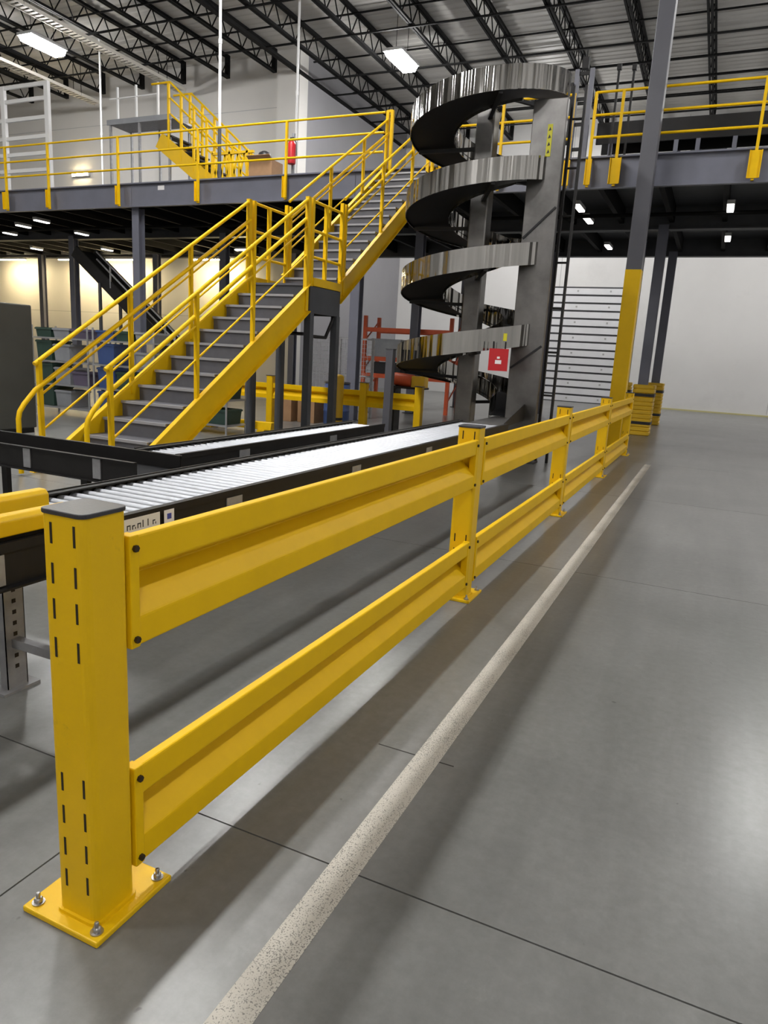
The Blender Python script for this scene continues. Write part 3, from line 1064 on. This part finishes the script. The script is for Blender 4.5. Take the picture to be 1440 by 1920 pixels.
SH = ((-12.25, 1.72, (.18, .62, 1.06, 1.5), 'leftmost wire shelving unit with totes behind the stair handrails'),
      (-10.65, 1.72, (.18, .62, 1.06, 1.5), 'middle wire shelving unit with totes behind the stair handrails'),
      (-9.05, 1.25, (.18, .62, 1.06), 'lowest wire shelving unit, right behind the stair treads'))
names = {'blue_bin': 'dark blue', 'grey_bin': 'light grey', 'green_bin': 'dark green', 'purple_bin': 'dull purple', 'black_plastic': 'black'}
order = ['blue_bin', 'grey_bin', 'black_plastic', 'green_bin', 'purple_bin']
ordw = ('top', 'second highest', 'third highest', 'lowest')
unit = ('leftmost', 'middle', 'low right-hand')
cnt = 0
for u, (x, h, lev, lb) in enumerate(SH):
    shelving(x, 10.0, 1.5, h, lev, lb)
    top = list(reversed(lev))
    for li, z in enumerate(top):
        used = 0
        for k in range(3):
            cnt += 1
            if (cnt * 7 + u) % 6 == 0:
                continue
            mt = order[(cnt * 3 + li + u) % 5]
            hh = .26 + .06 * ((cnt * 5) % 3)
            if li == 0:
                hh = .18
            tote(x + .07 + k * .47, 10.06, z + .001, .42, .48, round(hh, 2), mt,
                 '%s tote %s, %s shelf of the %s shelving unit' % (names[mt], ('at left', 'in the middle', 'at right')[k], ordw[li], unit[u]))

# ------------------------------------------------------------------ incline conveyor under the mezzanine
ic = thing('incline_conveyor', 'dark belt conveyor sloping down from under the mezzanine at left', 'conveyor', (-17.6, 16.0, 0))
for yy in (0, .72):
    part('side_frame', MB().bar((0, yy, 4.0), (4.3, yy, .75), .05, .34, (0, 0, 1)), 'black_steel', ic)
part('belt', MB().bar((0, .36, 4.02), (4.3, .36, .77), .62, .06), 'belt', ic)
part('underpan', MB().bar((0, .36, 3.86), (4.3, .36, .61), .6, .02), 'grey_dark', ic)
for dz_ in (.42, .62):
    part('guard_rail', MB().pipe([(.9, -.02, 3.34 + dz_), (4.25, -.02, .79 + dz_)], .025, 8), 'galv', ic)
for q, zq in ((1.4, 2.96), (2.4, 2.2), (3.4, 1.44)):
    part('rail_stay', MB().box(q - .02, -.03, zq, q + .02, 0, zq + .62), 'galv', ic)
for q, zq in ((1.0, 3.1), (2.6, 1.9), (4.1, .75)):
    part('leg', MB().box(q - .04, -.06, 0, q + .04, 0, zq).box(q - .04, .72, 0, q + .04, .78, zq), 'grey_dark', ic)

# ------------------------------------------------------------------ rear barrier, bollard, orange rack
rb = thing('guard_barrier', 'low yellow single-rail barrier behind the landing legs', 'barrier', (0, 12.0, 0))
RBX = (-11.0, -8.03, -5.95, -4.83)
for xx in RBX:
    p_ = link('post', prism_smooth(rounded_rect(0, 0, PW, PW, .02, 2), .015, 1.0).mesh('post'), rb, (xx - .07, 0, 0), 'yellow')
    part('post_cap', MB().box(-.004, -.004, 1.0, PW + .004, PW + .004, 1.012), 'cap_plastic', p_)
    part('base_plate', MB().box(-.06, -.06, 0, PW + .06, PW + .06, .016), 'yellow', p_)
for a, b in zip(RBX[:-1], RBX[1:]):
    pf = [(-q[0], q[1]) for q in rail_profile(.56, 0)]
    part('rail', MB().prism([(q[0] + .03, q[1]) for q in reversed(pf)], 'x', a + .075, b - .075), 'yellow_rail', rb)
bo = thing('bollard', 'round yellow bollard with dark band beside the rear barrier', 'bollard', (-6.28, 11.65, 0))
part('pipe', MB().lathe([(.105, 0), (.105, 1.08), (.095, 1.11), (.06, 1.13), (0.001, 1.14)], 0, 0, 20), 'yellow_plastic', bo)
part('band', MB().lathe([(.107, .30), (.107, .35)], 0, 0, 20), 'black_plastic', bo)
part('ridge', MB().lathe([(.107, .98), (.112, .99), (.107, 1.0)], 0, 0, 20), 'yellow_plastic', bo)

orr = thing('pallet_rack', 'orange steel pallet rack far behind the spiral tower', 'rack', (-9.25, 18.65, 0))
for xx in (0, 2.6):
    for yy in (0, .9):
        part('upright', MB().box(xx - .05, yy - .04, 0, xx + .05, yy + .04, 2.6), 'orange', orr)
    for zz in (.3, 1.1, 1.9):
        part('brace', MB().bar((xx, 0, zz), (xx, .9, zz + .6), .03, .03), 'orange', orr)
for zz in (.95, 1.42, 2.22):
    for yy in (-.05, .95):
        part('beam', MB().box(.05, yy - .025, zz - .06, 2.55, yy + .025, zz + .06), 'orange', orr)
for k, (xx, zz, hh, mt, nm) in enumerate(((.2, 1.481, .5, 'grey_bin', 'light grey bin at left on the upper shelf of the orange rack'),
                                          (1.5, 1.481, .42, 'cardboard', 'brown bin at right on the upper shelf of the orange rack'),
                                          (.25, 1.011, .32, 'black_plastic', 'black bin at left on the lower shelf of the orange rack'),
                                          (1.35, 1.011, .34, 'blue_bin', 'blue bin at right on the lower shelf of the orange rack'))):
    tote(-9.25 + xx, 18.68, zz, .9, .85, hh, mt, nm)

rm_ = thing('drive_motor', 'red and yellow drive unit on a dark stand left of the spiral foot', 'motor', (-5.65, 13.3, 0))
hz_ = MB().pipe([(-.22, 0, 1.08), (.18, 0, 1.05)], .13, 16)
part('motor_body', hz_, 'orange', rm_)
part('gearbox', MB().box(.18, -.12, .92, .46, .12, 1.16), 'yellow_plastic', rm_, bevel=.02)
part('end_cap', MB().pipe([(-.30, 0, 1.085), (-.22, 0, 1.08)], .12, 16), 'red', rm_)
part('stand', MB().box(-.2, -.14, 0, -.14, .14, .95).box(.30, -.14, 0, .36, .14, .93).box(-.26, -.16, .90, .46, .16, .94), 'black_steel', rm_)

# ------------------------------------------------------------------ things on the mezzanine
wf = thing('white_rack_frame', 'tall white steel rack frame on the mezzanine at the left edge', 'rack', (-20.3, 16.0, ZD))
for xx in (0.05, 1.85):
    part('upright', MB().box(xx - .075, -.05, 0, xx + .075, .05, 3.22), 'white_paint', wf)
    part('foot_plate', MB().box(xx - .09, -.09, 0, xx + .09, .09, .015), 'white_paint', wf)
for zz in (.9, 1.35, 1.8, 2.3, 2.8, 3.18):
    part('crossbar', MB().box(-1.4, -.03, zz - .05, 1.85, .03, zz + .05), 'white_paint', wf)
part('upright', MB().box(-1.4, -.05, 0, -1.3, .05, 3.22), 'white_paint', wf)

cx = thing('crossover_stair', 'yellow crossover steps with grey platform standing on the mezzanine', 'stairs', (-17.2, 17.0, ZD))
part('platform', MB().box(0, 0, 2.30, 2.4, .9, 2.36), 'galv', cx)
part('platform_edge', MB().box(0, -.02, 2.26, 2.4, 0, 2.40), 'grey_bin', cx)
for xx in (.1, 1.2, 2.3):
    for yy in (.03, .87):
        part('leg', MB().box(xx - .03, yy - .03, 0, xx + .03, yy + .03, 2.3), 'galv', cx)
for xx in (.4, 1.1, 1.9):
    part('white_post', MB().box(xx - .025, .0, 2.36, xx + .025, .05, 3.25), 'white_paint', cx)
part('white_rail', MB().pipe([(0.1, .02, 2.95), (1.9, .02, 2.95)], .02, 6), 'white_paint', cx)
for yy in (0.0, .9):
    part('stringer', MB().bar((1.95, yy, 1.75), (4.05, yy, .31), .05, .42), 'yellow', cx)
    part('handrail', MB().pipe([(1.7, yy, 3.2), (2.35, yy, 3.2), (4.5, yy, 1.45), (5.1, yy, 1.0)], .03, 8), 'yellow_rail', cx)
    part('mid_rail', MB().pipe([(2.35, yy, 2.8), (4.5, yy, 1.1)], .025, 8), 'yellow_rail', cx)
    part('low_rail', MB().pipe([(2.35, yy, 2.4), (4.5, yy, .75)], .025, 8), 'yellow_rail', cx)
    for q in range(6):
        xq = 2.3 + q * .44
        part('rail_post', MB().box(xq - .03, yy - .03, max(.02, 1.45 - q * .3), xq + .03, yy + .03, 3.2 - q * .345), 'yellow_rail', cx)
for q in range(7):
    part('tread', MB().box(2.1 + q * .33, .03, 1.82 - q * .225, 2.38 + q * .33, .87, 1.86 - q * .225), 'black_steel', cx)
# low yellow lattice gate at the foot of the crossover
lg_ = thing('lattice_gate', 'yellow lattice safety gate on the mezzanine left of the cardboard box', 'gate', (-12.75, 16.2, ZD))
for xx in (0, .55, 1.1):
    part('post', MB().box(xx - .03, -.03, 0, xx + .03, .03, 1.1), 'yellow', lg_)
for q in range(6):
    part('slat', MB().bar((q * .2, 0, .15), (q * .2 + .2, 0, 1.0), .05, .02, (0, 1, 0)), 'yellow_rail', lg_)
    part('slat', MB().bar((q * .2, 0, 1.0), (q * .2 + .2, 0, .15), .05, .02, (0, 1, 0)), 'yellow_rail', lg_)
part('top_bar', MB().box(0, -.03, 1.0, 1.3, .03, 1.06), 'yellow', lg_)

cbx = thing('cardboard_box', 'brown cardboard box on the mezzanine edge left of the red cylinder', 'box', (-11.35, 15.85, ZD))
part('carton', MB().box(0, 0, .0, .68, .5, .72), 'cardboard', cbx)
part('flap', MB().add([(0, 0, .72), (.68, 0, .72), (.68, -.12, .80), (0, -.12, .80), (0, .01, .72), (.68, .01, .72), (.68, -.11, .81), (0, -.11, .81)], [(0, 1, 2, 3), (4, 7, 6, 5), (0, 4, 5, 1), (1, 5, 6, 2), (2, 6, 7, 3), (3, 7, 4, 0)]), 'cardboard', cbx)
bag = MB().lathe([(.05, .721), (.16, .74), (.19, .82), (.15, .93), (.06, .98), (.001, .99)], .3, .25, 12)
tag(part('dark_bundle', MB().lathe([(.05, 0), (.16, .02), (.19, .10), (.15, .21), (.06, .26), (.001, .27)], 0, 0, 12), 'black_plastic'), 'small dark bundle lying on top of the cardboard box', 'bundle').location = (-11.05, 16.1, ZD + .722)

fe = thing('fire_extinguisher', 'red cylinder hanging on the wall-side post above the mezzanine railing', 'fire extinguisher', (-10.2, 16.0, ZD))
part('stand_post', MB().box(-.06, .10, 0, .0, .16, 1.35), 'grey_bin', fe)
part('cylinder', MB().lathe([(.10, .62), (.11, .66), (.11, 1.05), (.06, 1.14), (.03, 1.16)], 0, 0, 14), 'red', fe)
part('valve', MB().box(-.04, -.02, 1.16, .06, .02, 1.22), 'black_plastic', fe)
part('hose', MB().pipe([(.05, 0, 1.18), (.13, 0, 1.1), (.14, 0, .8)], .012, 6), 'black_plastic', fe)
part('bracket', MB().box(-.06, 0, .80, .06, .11, .84), 'black_steel', fe)

mc = thing('belt_conveyor', 'black conveyor on stands behind the right mezzanine railing', 'conveyor', (-2.9, 16.0, ZD))
part('side_frame', MB().box(0, 0, .62, 8, .05, 1.02), 'black_steel', mc)
part('side_frame', MB().box(0, .75, .62, 8, .80, 1.02), 'black_steel', mc)
part('belt', MB().box(0, .05, .92, 8, .75, .96), 'belt', mc)
for xx in (.3, 1.55, 1.95, 2.6, 4.2, 6, 7.6):
    part('stand', MB().box(xx - .04, 0, 0, xx + .04, .05, .62).box(xx - .04, .75, 0, xx + .04, .8, .62).box(xx - .04, 0, .3, xx + .04, .8, .36), 'grey_blue', mc)
gbx = thing('control_cabinet', 'grey control cabinet under the black conveyor on the right mezzanine', 'cabinet', (-1.15, 17.2, ZD))
part('body', MB().box(0, 0, 0, .7, .4, .95), 'grey_bin', gbx, bevel=.01)
part('door', MB().box(.03, -.015, .05, .67, -.001, .90), 'grey_bin', gbx)

ms = thing('lift_mast', 'dark steel lift mast rising behind the railing corner right of the spiral', 'mast', (-3.1, 15.2, ZD))
for xx in (-.14, .14):
    part('mast_rail', MB().box(xx - .04, -.05, 0, xx + .04, .05, 1.75), 'grey_blue', ms)
for zz in (.3, .75, 1.2, 1.65):
    part('crosspiece', MB().box(-.14, -.02, zz, .14, .02, zz + .06), 'black_steel', ms)
part('mast_head', MB().box(-.06, -.06, 1.75, .06, .06, 1.95).pipe([(0, 0, 1.95), (0, 0, 2.08)], .02, 6), 'black_steel', ms)
part('drive_box', MB().box(-.42, -.12, .45, -.18, .12, 1.5), 'black_steel', ms)
for k, (xx, zz) in enumerate(((-2.5, 1.75), (-2.22, 1.72))):
    q = thing('signal_post', ('slim dark post left behind the right railing', 'slim dark post right behind the right railing')[k], 'post', (xx, 15.4, ZD))
    part('pole', MB().box(-.02, -.02, 0, .02, .02, zz), 'black_steel', q)
    part('head', MB().box(-.04, -.04, zz, .04, .04, zz + .1), 'black_steel', q)
    part('foot', MB().box(-.08, -.08, 0, .08, .08, .012), 'black_steel', q)


# ------------------------------------------------------------------ conduits dropping from the roof
def conduit(x, y, z0, z1, label, dark=None):
    t = thing('conduit', label, 'conduit', (x, y, z0))
    part('pipe', MB().pipe([(0, 0, (dark or 0)), (0, 0, z1 - z0)], .035, 8), 'conduit', t)
    if dark:
        part('sleeve', MB().pipe([(0, 0, 0), (0, 0, dark)], .045, 8), 'grey_dark', t)
    part('coupling', MB().pipe([(0, 0, (z1 - z0) * .5), (0, 0, (z1 - z0) * .5 + .1)], .045, 8), 'conduit', t)
    part('ceiling_flange', MB().lathe([(.09, z1 - z0 - .03), (.09, z1 - z0)], 0, 0, 10), 'conduit', t)


conduit(-11.6, 15.0, ZD, ROOF - .05, 'long white conduit from the roof down behind the left railing', 1.25)
conduit(-20.5, 20.0, ZD, ROOF - .05, 'white conduit from the roof left of the crossover steps')
conduit(-11.6, 18.4, ZD, ROOF - .05, 'white conduit from the roof in front of the dark side wall')

# ------------------------------------------------------------------ lamps under and on the mezzanine
for (xx, yy, lb) in ((-3.05, 15.8, 'strip light under the mezzanine nearest its edge, right of the spiral'),
                     (-3.07, 17.1, 'second strip light under the mezzanine, right of the spiral'),
                     (-3.12, 20.8, 'farthest strip light under the mezzanine, right of the spiral'),
                     (-.2, 16.2, 'strip light under the right mezzanine, nearer one'),
                     (-.2, 19.7, 'strip light under the right mezzanine, farther one')):
    strip(xx, yy, 4.74, .7, lb)
for k, (xx, yy) in enumerate(((-19.8, 16.1), (-18.3, 15.5), (-18.9, 17.5), (-21.8, 17.2), (-24.3, 20.3), (-21.0, 20.6))):
    strip(xx, yy, 4.74, .5, 'small strip light under the left mezzanine, %s from the left' % ('second', 'fourth', 'fifth', 'first', 'third', 'sixth')[k], 'strip_white', 'strip lights under the left mezzanine')
strip(-14.2, 19.6, 4.55, .6, 'bright strip light seen behind the stair rails under the mezzanine', 'flood_warm', ax='x')
for k, (xx, lb) in enumerate(((-28.2, 'added warm wall-washing strip light under the mezzanine at the far left end'), (-24.4, 'second added warm wall-washing strip light under the mezzanine from the left'), (-22.2, 'third added warm wall-washing strip light under the mezzanine from the left'), (-17.6, 'fourth added warm wall-washing strip light under the mezzanine from the left'))):
    strip(xx, 22.2, 4.62, 1.8, lb, 'flood_warm', ax='x')  # strips added to brighten the wall below the deck


def wall_lamp(x, z, wd, mt, label):
    t = thing('wall_lamp', label, 'wall lamp', (x, YL, z))
    part('housing', MB().box(-wd / 2, -.12, 0, wd / 2, -.001, .18), 'lamp_body', t)
    part('lens', MB().box(-wd / 2 + .02, -.14, .01, wd / 2 - .02, -.121, .17), mt, t)


wall_lamp(-24.7, 7.95, .9, 'flood_warm', 'warm glowing wall lamp low on the wall left of the white conduit')

# ------------------------------------------------------------------ clutter behind the stairs and landing
gp = thing('steel_post', 'short grey steel post standing left of the spiral foot', 'post', (-4.78, 10.6, 0))
part('shaft', MB().box(-.06, -.06, .02, .06, .06, 1.62), 'column_grey', gp, bevel=.004)
part('foot_plate', MB().box(-.12, -.12, 0, .12, .12, .02), 'grey_dark', gp)
part('cap', MB().box(-.065, -.065, 1.62, .065, .065, 1.635), 'grey_dark', gp)

cu = thing('wheel_stop', 'low yellow wheel stop beam on the floor under the stair flight', 'wheel stop', (-10.0, 11.0, 0))
part('beam', MB().prism([(-.09, .06), (.09, .06), (.06, .20), (-.06, .20)], 'x', 0, 2.75), 'yellow', cu, bevel=.01)
for xx in (.15, 1.35, 2.55):
    part('foot', MB().box(xx - .08, -.12, 0, xx + .08, .12, .06), 'yellow', cu)

mg = thing('mesh_gate', 'grey wire mesh gate panel seen between the landing legs', 'gate', (-9.3, 15.6, 0))
for xx in (0, .9, 1.8):
    part('frame_post', MB().box(xx - .025, -.025, 0, xx + .025, .025, 1.9), 'galv', mg)
for zz in (.15, 1.0, 1.87):
    part('frame_bar', MB().box(0, -.02, zz - .02, 1.8, .02, zz + .02), 'galv', mg)
wm = MB()
for q in range(18):
    wm.box(.05 + q * .1, -.004, .15, .058 + q * .1, .004, 1.87)
for q in range(16):
    wm.box(0, -.004, .25 + q * .1, 1.8, .004, .258 + q * .1)
part('wire_mesh', wm, 'wire', mg)['kind'] = 'stuff'

for k, (xx, yy, wd, hh, lb) in enumerate(((-8.75, 13.2, .5, .75, 'tall brown carton on the floor behind the rear barrier'), (-8.15, 13.3, .42, .5, 'shorter brown carton on the floor behind the rear barrier'))):
    b_ = thing('carton', lb, 'box', (xx, yy, 0))
    part('body', MB().box(0, 0, 0, wd, .45, hh), 'cardboard', b_, bevel=.006)
    part('tape', MB().box(wd / 2 - .03, -.001, hh * .6, wd / 2 + .03, .451, hh + .001), 'paper', b_)
dm = thing('drum', 'dark blue drum behind the rear barrier beside the bollard', 'drum', (-7.35, 13.6, 0))
part('barrel', MB().lathe([(.26, 0), (.28, .03), (.28, .28), (.29, .30), (.28, .32), (.28, .58), (.29, .60), (.28, .62), (.28, .86), (.26, .88)], 0, 0, 20), 'blue_bin', dm)
part('lid', MB().lathe([(.285, .88), (.285, .91), (.2, .92)], 0, 0, 20), 'black_plastic', dm)
